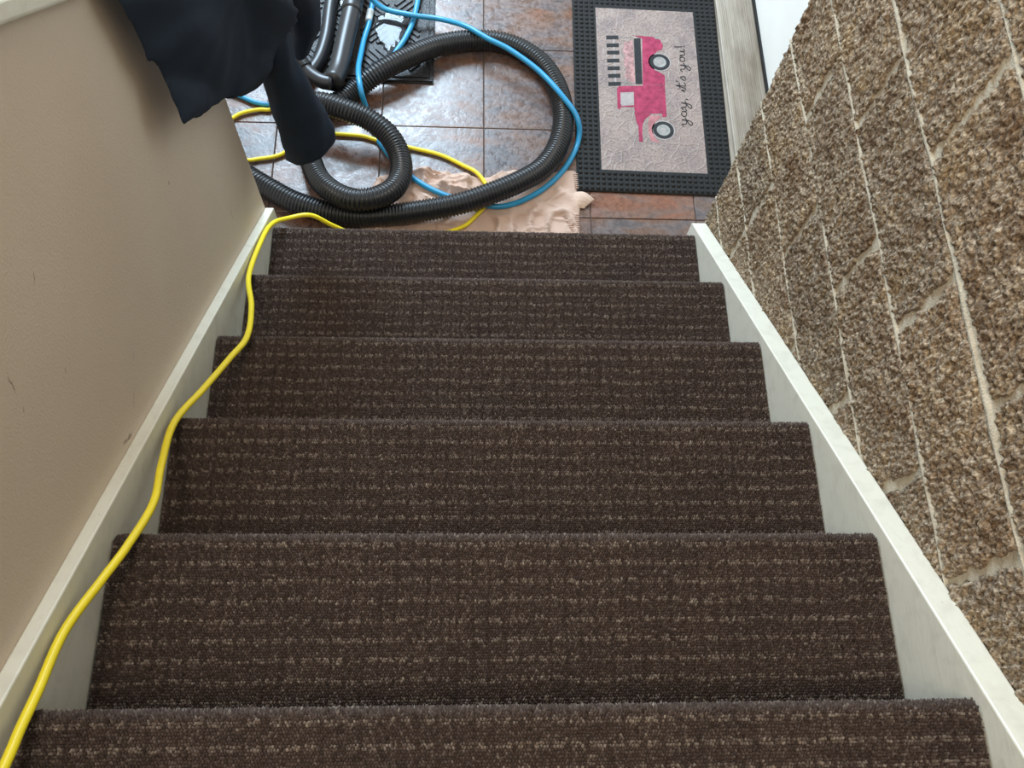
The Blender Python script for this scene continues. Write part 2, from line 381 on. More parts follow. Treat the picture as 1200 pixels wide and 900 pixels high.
# thin pale mortar squeezed out along the bed joints
for k in range(1, len(ZJ)-1):
    g = np.random.default_rng(60+k); w0 = {6: .0052, 7: .0036, 5: .0034, 4: .0034}.get(k, .0030)
    ys = np.arange(-1.62, .072, .0065); n = len(ys)
    def sm(w, sc): return np.convolve(g.normal(0, 1, n+80), np.hanning(w)/np.hanning(w).sum()**.5*sc, 'same')[40:40+n]
    half = np.clip(w0*(.70+sm(30, .36)+sm(7, .20)), .0004, .0085); zz = ZJ[k]+sm(40, .0014)+sm(9, .0006); hh = .0054+np.clip(sm(25, .0010), -.0022, .0012)
    V = []
    for q in range(n):
        V += [(XM+.012, ys[q], zz[q]-half[q]*1.5), (XM-hh[q]*.75, ys[q], zz[q]-half[q]), (XM-hh[q], ys[q], zz[q]), (XM-hh[q]*.75, ys[q], zz[q]+half[q]), (XM+.012, ys[q], zz[q]+half[q]*1.5)]
    i = np.arange(n-1)[:, None]*5+np.arange(4)[None]; i = i.ravel()
    F = np.vstack([np.stack([i, i+1, i+6, i+5], 1), np.stack([np.arange(n-1)*5+4, np.arange(n-1)*5, np.arange(n-1)*5+5, np.arange(n-1)*5+9], 1)])
    obj('mortar_bead', mesh_np('mortar_bead', V, F, True, m_mortar), wall_r)

# ------------------------------------------------------------------ door and sill on the right
def sill_mat():
    m, t, b = nt('ribbed_sill'); n = noise(t, coords(t, (160, 3, 1)), 1.0, 3); n2 = noise(t, coords(t, (1, .3, 1)), 7, 5, .65)
    a = ramp(t, n2.outputs[0], [(.3, (.20, .16, .12)), (.6, (.40, .36, .30))]).outputs[0]
    s = ramp(t, n.outputs[0], [(.35, (.6, .57, .53)), (.6, (1, 1, 1))]).outputs[0]
    t.links.new(mix(t, .6, a, mix(t, 1.0, a, s, 'MULTIPLY')), b.inputs['Base Color']); b.inputs['Roughness'].default_value = .55
    bump(t, b, n.outputs[0], .4, .003); return m
m_sill = sill_mat()
sill = obj('trim_3', box_me('trim_3', (.784, .085, FZ), (.912, 1.75, FZ+.014), m_sill), label='weathered ribbed door sill between the printed mat and the white door', cat='door sill', kind='structure')
bevel(sill, .004)
obj('flange', box_me('flange', (.745, .09, FZ+.0001), (.786, 1.745, FZ+.0009), m_sill), sill)
for i in range(9): obj('rib', box_me('rib', ((.790+i*.0130), .09, FZ+.0135), (.7945+i*.0130, 1.745, FZ+.0165), m_sill), sill)
door = obj('door_1', box_me('door_1', (.918, .085, FZ+.012), (.962, 1.75, 1.85), m_door), label='plain white entry door beyond the end of the block wall', cat='door', kind='structure')
obj('sill_shadow_strip', box_me('sill_shadow_strip', (.911, .09, FZ+.0142), (.918, 1.74, FZ+.024), m_rubber), door)  # dark strip standing in for the shadow line between sill and door

# ------------------------------------------------------------------ printed doormat
mat_o = obj('doormat', None, None, (.5235, .254, FZ+.001), label='doormat printed with a pink pickup truck inside a studded black rubber border', cat='doormat', rotz=math.radians(-1.1))
MW, ML = .243, .815; PX, PY0, PY1 = .166, .078, .730
def ring_mesh():
    z = .007
    O = [(-MW, 0), (MW, 0), (MW, ML), (-MW, ML)]; I = [(-PX, PY0), (PX, PY0), (PX, PY1), (-PX, PY1)]; e = .004
    O2 = [(-MW+e, e), (MW-e, e), (MW-e, ML-e), (-MW+e, ML-e)]
    V = [(x, y, 0) for x, y in O] + [(x, y, z*.55) for x, y in O] + [(x, y, z) for x, y in O2] + [(x, y, z) for x, y in I] + [(x, y, .001) for x, y in I]
    F = [(3, 2, 1, 0)]
    for i in range(4):
        j = (i+1) % 4; F += [(i, j, 4+j, 4+i), (4+i, 4+j, 8+j, 8+i), (8+i, 8+j, 12+j, 12+i), (12+i, 12+j, 16+j, 16+i)]
    return pydata('border', V, F, False, m_rubber)
border = obj('border', ring_mesh(), mat_o)
def studs():
    pts = []; p = .0178
    nx = int((2*MW-.016)/p); ny = int((ML-.016)/p)
    xs = np.linspace(-MW+.011, MW-.011, nx+1); ys = np.linspace(.011, ML-.011, ny+1)
    for x in xs:
        for y in ys:
            if abs(x) < PX+.006 and PY0-.006 < y < PY1+.006: continue
            pts.append((x, y))
    V = []; F3 = []; F4 = []; n = 10
    for x, y in pts:
        b = len(V)
        for r, z in ((.0066, .0065), (.0056, .0098), (.0030, .0116)):
            V += [(x+r*math.cos(2*math.pi*i/n), y+r*math.sin(2*math.pi*i/n), z) for i in range(n)]
        V.append((x, y, .0119))
        for q in range(2): F4 += [(b+q*n+i, b+q*n+(i+1) % n, b+q*n+n+(i+1) % n, b+q*n+n+i) for i in range(n)]
        F3 += [(b+2*n+i, b+2*n+(i+1) % n, b+3*n) for i in range(n)]
    return mesh_np('stud', V, [np.array(F4), np.array(F3)], True, m_rubber)
obj('studs', studs(), mat_o, kind='stuff')
def panel_mat():
    m, t, b = nt('embossed_beige_pink_panel'); v = coords(t)
    n0 = noise(t, v, 9, 2); add = t.nodes.new('ShaderNodeVectorMath'); sc = node(t, 'ShaderNodeVectorMath', _operation='SCALE'); sc.inputs['Scale'].default_value = .05
    t.links.new(n0.outputs['Color'], sc.inputs[0]); t.links.new(v, add.inputs[0]); t.links.new(sc.outputs[0], add.inputs[1])
    vo = node(t, 'ShaderNodeTexVoronoi', Scale=30, _feature='DISTANCE_TO_EDGE'); t.links.new(add.outputs[0], vo.inputs['Vector'])
    ve = ramp(t, vo.outputs['Distance'], [(0, (1, 1, 1)), (.09, (0, 0, 0))])
    n = noise(t, v, 11, 4, .6); n2 = noise(t, v, 140, 3, .6)
    a = ramp(t, n.outputs[0], [(.3, (.200, .155, .150)), (.6, (.300, .232, .205))]).outputs[0]
    s = ramp(t, n2.outputs[0], [(.3, (.62, .60, .60)), (.6, (1, 1, 1))]).outputs[0]
    c = mix(t, 1.0, a, s, 'MULTIPLY'); c = mix(t, .22, c, mix(t, ve.outputs[0], c, (.40, .33, .295)))
    t.links.new(c, b.inputs['Base Color']); b.inputs['Roughness'].default_value = .62
    h = mix(t, .3, ve.outputs[0], n2.outputs[0]); bump(t, b, h, .55, .004); return m
panel = obj('printed_panel', box_me('printed_panel', (-PX+.0005, PY0+.0005, .0012), (PX-.0005, PY1-.0005, .0062), panel_mat()), mat_o)
PT = .0062
def printed(name, poly, mat, h=.0004, holes=None):
    n = len(poly); a = sum(poly[i][0]*poly[(i+1) % n][1]-poly[(i+1) % n][0]*poly[i][1] for i in range(n))
    if a < 0: poly = poly[::-1]
    V = [(x, y, PT-.0005) for x, y in poly] + [(x, y, PT+h) for x, y in poly]
    F = [tuple(range(n, 2*n))] + [(i, (i+1) % n, n+(i+1) % n, n+i) for i in range(n)]
    return obj(name, pydata(name, V, F, False, mat), panel)
def ink(name, c, var=.18): return plain(name, c, .85, 55, var, (140, .5, .003), .15)
i_pink = ink('pink_print', (.30, .043, .090), .38); i_pink2 = ink('pale_pink_print', (.36, .16, .17), .3); i_dark = ink('black_print', (.030, .032, .035)); i_grey = ink('grey_print', (.22, .21, .20))
i_win = ink('window_print', (.32, .29, .285)); i_line = ink('dark_pink_line_print', (.27, .05, .09)); i_hub = ink('hub_print', (.27, .27, .26), .3)
printed('truck_bed', [(-.0441,.6161),(.0218,.6139),(.0467,.6025),(.0554,.5774),(.0494,.5610),(.0339,.5537),(.0175,.5304),(.0149,.4988),(.0221,.4742),(.0392,.4659),(.0535,.4543),(.0524,.4172),(-.0208,.4098),(-.0131,.6052)], i_pink)
printed('truck_cab', [(-.1054,.3939),(-.1002,.4021),(.0513,.4153),(.0500,.2902),(.0367,.2865),(.0350,.3013),(-.0522,.2934),(-.0529,.3220),(-.0959,.3207),(-.0987,.3098),(-.1068,.3141)], i_pink)
printed('cab_window', [(-.0947,.3772),(-.0518,.3815),(-.0530,.3292),(-.0934,.3241),(-.0964,.3327)], i_win, .0007)
printed('truck_hood', [(-.0522,.2934),(.0006,.2964),(-.0198,.2774),(-.0297,.2533),(-.0323,.2181),(-.0313,.1891),(-.0433,.1885),(-.0431,.2467),(-.0486,.2640)], i_pink)
printed('truck_fender', [(-.0046,.2901),(.0370,.2924),(.0137,.2675),(.0015,.2374),(.0058,.2085),(.0214,.1861),(-.0046,.1934),(-.0117,.2250),(-.0109,.2602)], i_pink2)
printed('flower_load', [(-.0759,.5750),(-.0690,.590),(-.0600,.586),(-.0500,.5964),(-.0450,.59),(-.0450,.42),(-.0528,.4141),(-.0620,.425),(-.0700,.428),(-.0790,.4473),(-.0720,.47),(-.0800,.50),(-.0730,.53),(-.0800,.55)], plain('flower_print', (.31, .17, .165), .65, 90, .6))
printed('cargo_rail', [(-.0412,.6021),(-.0192,.6061),(-.0220,.4159),(-.0439,.4146)], i_dark, .0007)
for y in (.6045, .4165):
    printed('stake', [(-.0930, y), (-.0420, y), (-.0420, y+.0030), (-.0930, y+.0030)], i_grey, .0006)
BARS = [(-.1332,.6023),(-.1333,.5690),(-.1327,.5385),(-.1338,.5051),(-.1333,.4738),(-.1328,.4428),(-.1329,.4102)]
for x, y in BARS:
    printed('stripe', [(x, y+.0070), (x+.0405, y+.0105), (x+.0405, y-.0050), (x, y-.0080)], i_dark, .0006)
printed('header_band', [(-.112,.602),(-.106,.602),(-.106,.405),(-.112,.405)], i_win, .0003)
for pts in ([(.0335,.412),(.0365,.412),(.0350,.304),(.0320,.304)], [(-.0500,.400),(-.0480,.400),(-.0500,.300),(-.0520,.300)], [(-.0500,.3035),(.0340,.3100),(.0340,.3075),(-.0500,.3010)], [(-.0960,.381),(-.0500,.386),(-.0500,.383),(-.0960,.378)]):
    printed('door_line', pts, i_line, .0006)
def disc(name, cx, cy, r, mat, h): printed(name, [(cx+r*math.cos(2*math.pi*i/28), cy+r*math.sin(2*math.pi*i/28)) for i in range(28)], mat, h)
for cx, cy in ((.0400, .5085), (.0363, .2364)):
    disc('tyre_halo', cx, cy, .0375, i_win, .0004); disc('tyre', cx, cy, .0335, i_dark, .0007); disc('wheel', cx, cy, .0215, i_hub, .0009); disc('hub', cx, cy, .009, i_win, .0011)
printed('tail_lamp', [(.030,.618),(.042,.618),(.042,.605),(.030,.605)], i_grey, .0006)
# script lettering  "yay, it's you!"  strokes in (along baseline, height)
def arc(cx, cy, rx, ry, a0, a1, n=12): return [(cx+rx*math.cos(math.radians(a)), cy+ry*math.sin(math.radians(a))) for a in np.linspace(a0, a1, n)]
def L_y(x): return [[(x-.25,.55),(x,.9),(x+.05,.45)]+arc(x+.28,.35,.23,.33,180,330)+[(x+.55,.95),(x+.52,.2),(x+.40,-.6),(x+.15,-.95),(x-.08,-.75),(x+.10,-.35),(x+.55,.05),(x+.80,.30)]]
def L_a(x): return [arc(x+.32,.45,.30,.45,50,330,16)+[(x+.62,.85),(x+.62,.25),(x+.75,.02),(x+.98,.25)]]
def L_i(x): return [[(x-.1,.2),(x+.12,.85),(x+.12,.25),(x+.25,.02),(x+.45,.25)], arc(x+.20,1.35,.05,.05,0,360,6)]
def L_t(x): return [[(x-.1,.2),(x+.22,1.75),(x+.15,.3),(x+.30,.02),(x+.55,.3)], [(x-.15,1.05),(x+.55,1.15)]]
def L_s(x): return [[(x-.1,.15),(x+.25,.95),(x+.38,.45),(x+.28,.02),(x+.02,.08)], ]
def L_o(x): return [arc(x+.3,.45,.27,.45,80,440,18)+[(x+.62,.85)]]
def L_u(x): return [[(x-.05,.5),(x+.1,.9),(x+.1,.3)]+arc(x+.32,.25,.2,.25,190,340,6)+[(x+.6,.9),(x+.6,.2),(x+.72,.02),(x+.9,.25)]]
strokes = L_y(0)+L_a(.9)+L_y(1.95)+[[(2.95,.1),(2.98,-.02),(2.88,-.35)]]
strokes += L_i(3.9)+L_t(4.35)+[[(5.10,1.75),(5.02,1.35)]]+L_s(5.25)
strokes += L_y(6.5)+L_o(7.45)+L_u(8.15)+[[(9.25,1.9),(9.30,.45)], arc(9.33,.06,.06,.06,0,360,6)]
for st_ in strokes:
    pts_ = [(.1135+.0012*a*1.2-.0185*h, .262+.0339*a, PT+.0004) for a, h in st_]
    obj('letter_stroke', tube('letter_stroke', pts_, .0014, i_dark, 6, .0025), panel)

# ------------------------------------------------------------------ dark patterned mat
m2 = obj('patterned_mat', None, None, (-.163, .650, FZ), label='black rubber entry mat with diagonal raised ribs lying under the hoses', cat='doormat')
m_mat2 = plain('black_glossy_rubber', (.018, .019, .022), .34, 60, .3, (150, .6, .006))
W2, L2 = .50, .62
obj('base', box_me('base', (-W2, 0, 0), (0, L2, .006), m_mat2), m2)
def rim():
    V = []; F = []
    for off, w in ((.004, .007), (.020, .006)):
        for (x0, y0, x1, y1) in ((-W2+off, off, -off, off+w), (-W2+off, L2-off-w, -off, L2-off), (-off-w, off+w, -off, L2-off-w), (-W2+off, off+w, -W2+off+w, L2-off-w)):
            b = len(V); V += [(x0,y0,.006),(x1,y0,.006),(x1,y1,.006),(x0,y1,.006),(x0,y0,.011),(x1,y0,.011),(x1,y1,.011),(x0,y1,.011)]
            F += [tuple(b+i for i in f) for f in ((4,5,6,7),(0,1,5,4),(1,2,6,5),(2,3,7,6),(3,0,4,7))]
    return pydata('rim', V, F, False, m_mat2)
obj('rim', rim(), m2)
cellw = .107
for cx in range(4):
    for cy in range(5):
        x0, y0 = -W2+.036+cx*cellw, .036+cy*cellw; sgn = 1 if (cx+cy) % 2 else -1
        for q in range(5):
            off = (q-2)*.019*1.0; c0 = np.array([x0+cellw/2, y0+cellw/2])
            d = np.array([1, sgn])/math.sqrt(2); nrm = np.array([-sgn, 1])/math.sqrt(2); hl = .052-abs(off)*.75; c = c0+nrm*off
            P = [c-d*hl-nrm*.005, c+d*hl-nrm*.005, c+d*hl+nrm*.005, c-d*hl+nrm*.005]
            if sgn < 0: P = P
            V = [(p[0], p[1], .0055) for p in P] + [(p[0]*.9+c[0]*.1, p[1]*.9+c[1]*.1, .0112) for p in P]
            obj('rib', pydata('rib', V, [(4,5,6,7),(0,1,5,4),(1,2,6,5),(2,3,7,6),(3,0,4,7)], False, m_mat2), m2)

# pool of clear water on that mat
def water_mat():
    m, t, b = nt('clear_water'); b.inputs['Base Color'].default_value = (.9, .95, 1, 1); b.inputs['Roughness'].default_value = .06
    b.inputs['IOR'].default_value = 1.33; b.inputs['Transmission Weight'].default_value = 1.0
    n = noise(t, coords(t), 14, 2); bump(t, b, n.outputs[0], .05, .01); return m
m_water = water_mat()
def puddle(name, P, label):
    P = np.array([p[:2] for p in P]); c = P.mean(0); Q, _ = catmull(np.vstack([np.c_[P, np.zeros(len(P))], [[*P[0], 0]]]), .008); Q = Q[:-1, :2]
    n = len(Q); jit = 1 + .05*np.sin(np.arange(n)*1.9)+.04*np.sin(np.arange(n)*.83); Q = c+(Q-c)*jit[:, None]
    V = []
    for s, z in ((1.0, .0066), (.97, .0112), (.90, .0125), (.5, .0127)): V += [(c[0]+(x-c[0])*s, c[1]+(y-c[1])*s, FZ+z) for x, y in Q]
    V.append((c[0], c[1], FZ+.0127)); V = np.array(V)
    i = np.arange(n); j = (i+1) % n
    F4 = np.vstack([np.stack([k*n+i, k*n+j, k*n+n+j, k*n+n+i], 1) for k in range(3)]); F3 = np.stack([3*n+i, 3*n+j, np.full(n, 4*n)], 1)
    V[:, :2] -= c; V[:, 2] -= FZ
    return obj(name, mesh_np(name, V, [F4, F3], True, m_water), None, (c[0], c[1], FZ), label=label, cat='water')
puddle('water_puddle', [(-.346,.916),(-.298,.955),(-.252,.935),(-.246,.899),(-.255,.841),(-.270,.798),(-.310,.768),(-.336,.802),(-.360,.851),(-.353,.887)][::-1], 'bright puddle of water pooled on the black ribbed mat between blue hoses')
puddle('water_puddle', [(-.492,.976),(-.462,1.01),(-.432,.985),(-.446,.948),(-.476,.945)][::-1], 'small bright water patch between the two black smooth tubes')

# ------------------------------------------------------------------ towel
def towel():
    outline = [(-.390,.200),(-.349,.250),(-.310,.296),(-.224,.317),(-.105,.311),(.005,.302),(.083,.329),(.188,.322),(.276,.331),(.283,.266),(.285,.20),(.280,.118),(.277,.05),(-.071,.042),(-.320,.045),(-.37,.12)]
    c = np.array([-.03, .18]); P = np.array(outline); Q, _ = catmull(np.vstack([np.c_[P, np.zeros(len(P))], [[*P[0], 0]]]), .0045); Q = Q[:-1, :2]
    n = len(Q); g = np.random.default_rng(5); w = np.convolve(np.tile(g.normal(0, 1, n), 3), np.ones(5)/5, 'same')[n:2*n]; Q = Q + (Q-c)/np.linalg.norm(Q-c, axis=1)[:, None]*w[:, None]*.004
    m = 46; ts = np.linspace(0, 1, m+1)[1:]
    XY = np.concatenate([[c]] + [c+(Q-c)*t for t in ts])
    T = np.concatenate([[0]] + [np.full(n, t) for t in ts])
    N = 256; cell = .004
    def smp(f, p):
        i = np.clip(((p[:, 0]+.5)/cell).astype(int), 0, N-1); j = np.clip((p[:, 1]/cell).astype(int), 0, N-1); return f[i, j]
    f1 = fft_noise((N, N), .05, cell, 31, (1.3, 2.4)); f2 = fft_noise((N, N), .034, cell, 32, (2.2, 1.0)); f3 = fft_noise((N, N), .012, cell, 33)
    rg = np.exp(-(smp(f1, XY)/.42)**2); rg2 = np.exp(-(smp(f2, XY)/.40)**2)
    h = .003 + .025*rg + .011*rg2*(1-.4*rg) + .0004*smp(f3, XY)
    left = np.clip((.08-XY[:, 0])/.15, 0.55, 1); h = h*left
    # pressed flat where the hoses lie on it
    hose = np.array([(.244,.514),(.227,.407),(.179,.318),(.106,.258),(.016,.213),(-.072,.178),(-.172,.155),(-.272,.144),(-.371,.142),(-.259,.348),(-.251,.277),(-.274,.225),(-.323,.194)])
    d = np.min(np.linalg.norm(XY[:, None]-hose[None], axis=2), axis=1); press = np.clip((d-.030)/.035, 0, 1); h = .004+(h-.004)*press
    cord = np.array([(-.28,.068),(-.22,.076),(-.16,.085),(-.115,.10),(-.072,.114),(-.05,.132),(-.032,.150),(-.012,.178),(.009,.205),(.012,.245),(-.005,.28),(-.022,.306),(-.209,.277),(-.175,.25),(-.137,.231),(-.09,.213),(-.052,.203),(.055,.190),(.11,.21),(.159,.241),(.2,.28),(.240,.327)])
    d = np.min(np.linalg.norm(XY[:, None]-cord[None], axis=2), axis=1); h = .004+(h-.004)*np.clip((d-.012)/.022, .0, 1)
    h = np.maximum(h, .0025)*np.clip((1-T)*14+.35, 0, 1)
    V = np.c_[XY, h]; i = np.arange(n); j = (i+1) % n
    F3 = np.stack([np.zeros(n, int), 1+i, 1+j], 1); F4 = np.vstack([np.stack([1+k*n+i, 1+(k+1)*n+i, 1+(k+1)*n+j, 1+k*n+j], 1) for k in range(m-1)])
    # skirt to the floor closes the edge
    V2 = V[1+(m-1)*n:].copy(); V2[:, 2] = 0; b = len(V); V = np.vstack([V, V2]); F4 = np.vstack([F4, np.stack([1+(m-1)*n+i, b+i, b+j, 1+(m-1)*n+j], 1)])
    return mesh_np('towel', V, [F4, F3], True, m_towel)
tw = obj('towel', towel(), None, (0, 0, FZ+.0005), label='crumpled pink-beige terry towel on the tiles under the hoses', cat='towel')
def flap():
    # turned-over corner with its ribbed hem
    A = np.array([(.262,.245,.004),(.283,.262,.008),(.331,.222,.012),(.300,.196,.006),(.284,.178,.004),(.262,.190,.004)])
    g = []; nu, nv = 22, 12
    for a in range(nu+1):
        u = a/nu; top = A[0]*(1-u)+A[2]*u+np.array([0, .012, .010])*math.sin(math.pi*u); bot = A[5]*(1-u)+A[3]*u
        for b in range(nv+1):
            v = b/nv; p = top*(1-v)+bot*v; p[2] += .008*math.sin(math.pi*v)*math.sin(math.pi*u)+.0012*math.sin(v*26)*u; g.append(p)
    V = np.array(g); i = (np.arange(nu)[:, None]*(nv+1)+np.arange(nv)[None]).ravel()
    F = np.stack([i, i+1, i+nv+2, i+nv+1], 1); me = mesh_np('turned_corner', V, F, True, m_hem); return me
fl = obj('turned_corner', flap(), tw); s_ = fl.modifiers.new('thickness', 'SOLIDIFY'); s_.thickness = .003
for x, y, dx, dy, n in ((.281, .318, .0003, -.0072, 8), (.279, .172, -.0001, -.0072, 12), (.243, .168, .0030, -.0066, 12)):
    for k in range(n):
        obj('hem_rib', tube('hem_rib', [(x+dx*k-.009, y+dy*k, .0052), (x+dx*k, y+dy*k-.0005, .0064), (x+dx*k+.006, y+dy*k-.001, .0048)], .0017, m_towel, 6, .004), tw)

# ------------------------------------------------------------------ hoses, wands, cords
PITCH = .0100
def ribbed(R):
    def f(s, L):
        t = (s/PITCH) % 1.0
        return R - .0046*(0.5-0.5*math.cos(2*math.pi*t))**1.6
    return f
hose_path = [(-.672,1.15,-.146),(-.668,.95,-.146),(-.664,.78,-.146),(-.660,.69,-.140),(-.646,.61,-.120),(-.608,.540,-.102),(-.546,.487,-.090),(-.486,.476,-.082),(-.417,.455,-.085),(-.350,.435,-.100),(-.291,.393,-.115),(-.256,.330,-.128),(-.249,.256,-.122),(-.270,.191,-.102),(-.316,.152,-.088),(-.376,.143,-.086),(-.434,.173,-.098),(-.486,.235,-.122),(-.516,.308,-.142),(-.534,.371,-.153),(-.545,.430,-.155),(-.530,.488,-.156),(-.497,.522,-.156),(-.448,.545,-.154),(-.399,.592,-.152),(-.328,.641,-.129),(-.242,.700,-.127),(-.145,.769,-.145),(-.036,.802,-.154),(.074,.793,-.156),(.169,.730,-.156),(.226,.630,-.156),(.244,.514,-.156),(.225,.405,-.152),(.176,.312,-.142),(.103,.250,-.132),(.013,.203,-.130),(-.075,.168,-.132),(-.172,.148,-.140),(-.272,.138,-.152),(-.371,.132,-.156),(-.470,.147,-.154),(-.558,.176,-.154),(-.635,.220,-.154),(-.714,.272,-.154),(-.795,.330,-.154),(-.93,.42,-.154),(-1.15,.52,-.154),(-1.4,.58,-.154)]
obj('vacuum_hose', tube('vacuum_hose', hose_path, .034, m_hose, 18, PITCH/5, ribbed(.0335)), None, label='black ribbed vacuum hose coiled in a small loop and a wide loop over the towel', cat='hose')

wand = obj('suction_wand', tube('suction_wand', [(-.413,1.021,-.128),(-.426,.894,-.128),(-.442,.753,-.126),(-.454,.640,-.122),(-.466,.572,-.104)], .030, m_tubes, 24, .02), None, label='thick smooth black wand with a forked end lying on the ribbed mat', cat='wand')
obj('fork_arm', tube('fork_arm', [(-.655,.775,-.075),(-.590,.668,-.088),(-.540,.606,-.100),(-.500,.577,-.104),(-.466,.570,-.104)], .022, m_tubes, 20, .012), wand)
obj('ribbed_sleeve', tube('ribbed_sleeve', [(-.655,.775,-.071),(-.590,.668,-.084),(-.550,.616,-.095)], .0245, m_hose, 18, .0012, lambda s, L: .0255-.0022*(.5-.5*math.cos(2*math.pi*s/.006))), wand)
obj('collar', tube('collar', [(-.4255,.905,-.128),(-.4285,.875,-.128)], .0325, m_tubes, 24, .01), wand)
obj('suction_tube', tube('suction_tube', [(-.498,1.028,-.162),(-.503,.900,-.162),(-.508,.794,-.162),(-.527,.702,-.162),(-.563,.635,-.162)], .0215, m_tubes, 20, .012), None, label='thinner smooth black tube curving beside the thick wand', cat='tube')

br = .0085
blue_main = [(-.349,1.097,-.166),(-.366,.984,-.168),(-.374,.880,-.168),(-.387,.806,-.165),(-.392,.732,-.150),(-.392,.640,-.115),(-.384,.573,-.095),(-.375,.533,-.108),(-.361,.509,-.160),(-.337,.443,-.181),(-.311,.396,-.181),(-.273,.344,-.180),(-.209,.277,-.175),(-.137,.231,-.173),(-.052,.203,-.174),(.055,.190,-.174),(.159,.241,-.174),(.240,.327,-.178),(.289,.430,-.180),(.286,.488,-.140),(.239,.549,-.111),(.168,.646,-.111),(.078,.727,-.111),(.009,.769,-.111),(-.064,.825,-.118),(-.147,.882,-.150),(-.245,.896,-.150),(-.335,.921,-.148),(-.395,.952,-.100),(-.43,.985,-.086),(-.458,1.05,-.086)]
bl = obj('blue_hose', tube('blue_hose', blue_main, br, m_blue, 14, .008), None, label='bright blue solution hose with a pale fitting looping along the wide hose loop', cat='hose')
obj('fitting', tube('fitting', [(-.3725,.925,-.168),(-.3775,.880,-.168)], .0115, m_clear, 16, .008), bl)
obj('blue_hose', tube('blue_hose', [(-.203,1.093,-.170),(-.220,.980,-.170),(-.234,.888,-.171),(-.258,.815,-.171),(-.285,.760,-.171),(-.312,.700,-.171),(-.318,.672,-.171)], br, m_blue, 14, .008), None, label='short blue hose length crossing the bright puddle on the ribbed mat', cat='hose')
obj('blue_hose', tube('blue_hose', [(-.872,.614,-.181),(-.804,.593,-.181),(-.758,.575,-.181),(-.709,.553,-.181),(-.655,.550,-.181),(-.615,.60,-.178),(-.600,.70,-.168),(-.592,.85,-.168),(-.588,1.15,-.168)], .0075, m_blue, 14, .008), None, label='blue hose length beyond the end of the beige wall beside yellow cord', cat='hose')

cord_up = [(-.548,-1.44,1.105),(-.553,-1.307,1.006),(-.556,-1.268,.977),(-.558,-1.226,.945),(-.563,-1.152,.889),(-.549,-1.079,.833),(-.537,-1.025,.793),(-.530,-.948,.734),(-.546,-.870,.676),(-.560,-.771,.600),(-.538,-.680,.531),(-.517,-.590,.463),(-.503,-.519,.410),(-.523,-.408,.326),(-.561,-.283,.232),(-.566,-.141,.143),(-.564,-.032,.057),(-.533,.028,-.006),(-.480,.045,-.018),(-.430,.050,-.075),(-.36,.060,-.150),(-.28,.068,-.178),(-.16,.085,-.178),(-.072,.114,-.176),(-.032,.150,-.176),(.009,.205,-.176),(.012,.245,-.176),(-.022,.306,-.177),(-.068,.338,-.181),(-.139,.375,-.181),(-.236,.400,-.181),(-.323,.420,-.181),(-.375,.437,-.181),(-.446,.442,-.181),(-.50,.445,-.181),(-.548,.440,-.181),(-.600,.375,-.181),(-.634,.354,-.181),(-.679,.344,-.181),(-.719,.339,-.181),(-.777,.365,-.181),(-.812,.405,-.181),(-.798,.462,-.181),(-.766,.499,-.181),(-.737,.516,-.181),(-.694,.527,-.181),(-.66,.530,-.181),(-.63,.575,-.180),(-.622,.66,-.172),(-.624,.80,-.171),(-.64,1.15,-.171)]
obj('extension_cord', tube('extension_cord', cord_up, .0062, m_yellow, 12, .008), None, label='yellow extension cord running up the carpeted stairs from the foyer floor', cat='cord')

# ------------------------------------------------------------------ jacket hung over the end of the half wall
jk = obj('jacket', None, None, (-.55, -.05, capz(-.05)+.04), label='dark navy jacket draped over the end of the beige half wall', cat='jacket')
JO = np.array(jk.location)
def cushion(name, outline, centre, bulge, thick, folds, seed, m=22):
    P = np.array(outline, float); Q, _ = catmull(np.vstack([P, P[:1]]), .012); Q = Q[:-1]; n = len(Q); c = np.array(centre, float)
    d = np.array([.90, -.12, .42]); d /= np.linalg.norm(d); g = np.random.default_rng(seed); ph = g.random(6)*6.28
    def layer(sgn):
        out = []
        for k in range(m):
            t = (k+1)/m; base = c+(Q-c)*t
            b = (1-t**2.6)
            th = np.arange(n)/n*2*np.pi
            f = folds*(np.sin(9*th+ph[0]+1.5*t)*.6+np.sin(15*th+ph[1]-2*t)*.4)*t*(1-t**6)
            # long soft creases falling with gravity
            f = f + folds*.9*np.sin(base[:, 1]*46+base[:, 2]*14+ph[2])*(1-t**5)
            off = (bulge*b + f) if sgn > 0 else -thick*b
            out.append(base + d*np.reshape(off*np.ones(n), (n, 1)))
        return out
    F_ = layer(1); B_ = layer(-1)
    V = np.vstack([[c+d*(bulge+.0)]] + F_ + [[c-d*thick]] + B_[:-1]); i = np.arange(n); j = (i+1) % n
    F3 = [np.stack([np.zeros(n, int), 1+i, 1+j], 1)]; F4 = [np.stack([1+k*n+i, 1+(k+1)*n+i, 1+(k+1)*n+j, 1+k*n+j], 1) for k in range(m-1)]
    b0 = 1+m*n; F3.append(np.stack([np.full(n, b0), b0+1+j, b0+1+i], 1))
    for k in range(m-2): F4.append(np.stack([b0+1+k*n+i, b0+1+k*n+j, b0+1+(k+1)*n+j, b0+1+(k+1)*n+i], 1))
    F4.append(np.stack([b0+1+(m-2)*n+i, b0+1+(m-2)*n+j, 1+(m-1)*n+j, 1+(m-1)*n+i], 1))
    return V-JO, np.vstack(F4), np.vstack(F3)
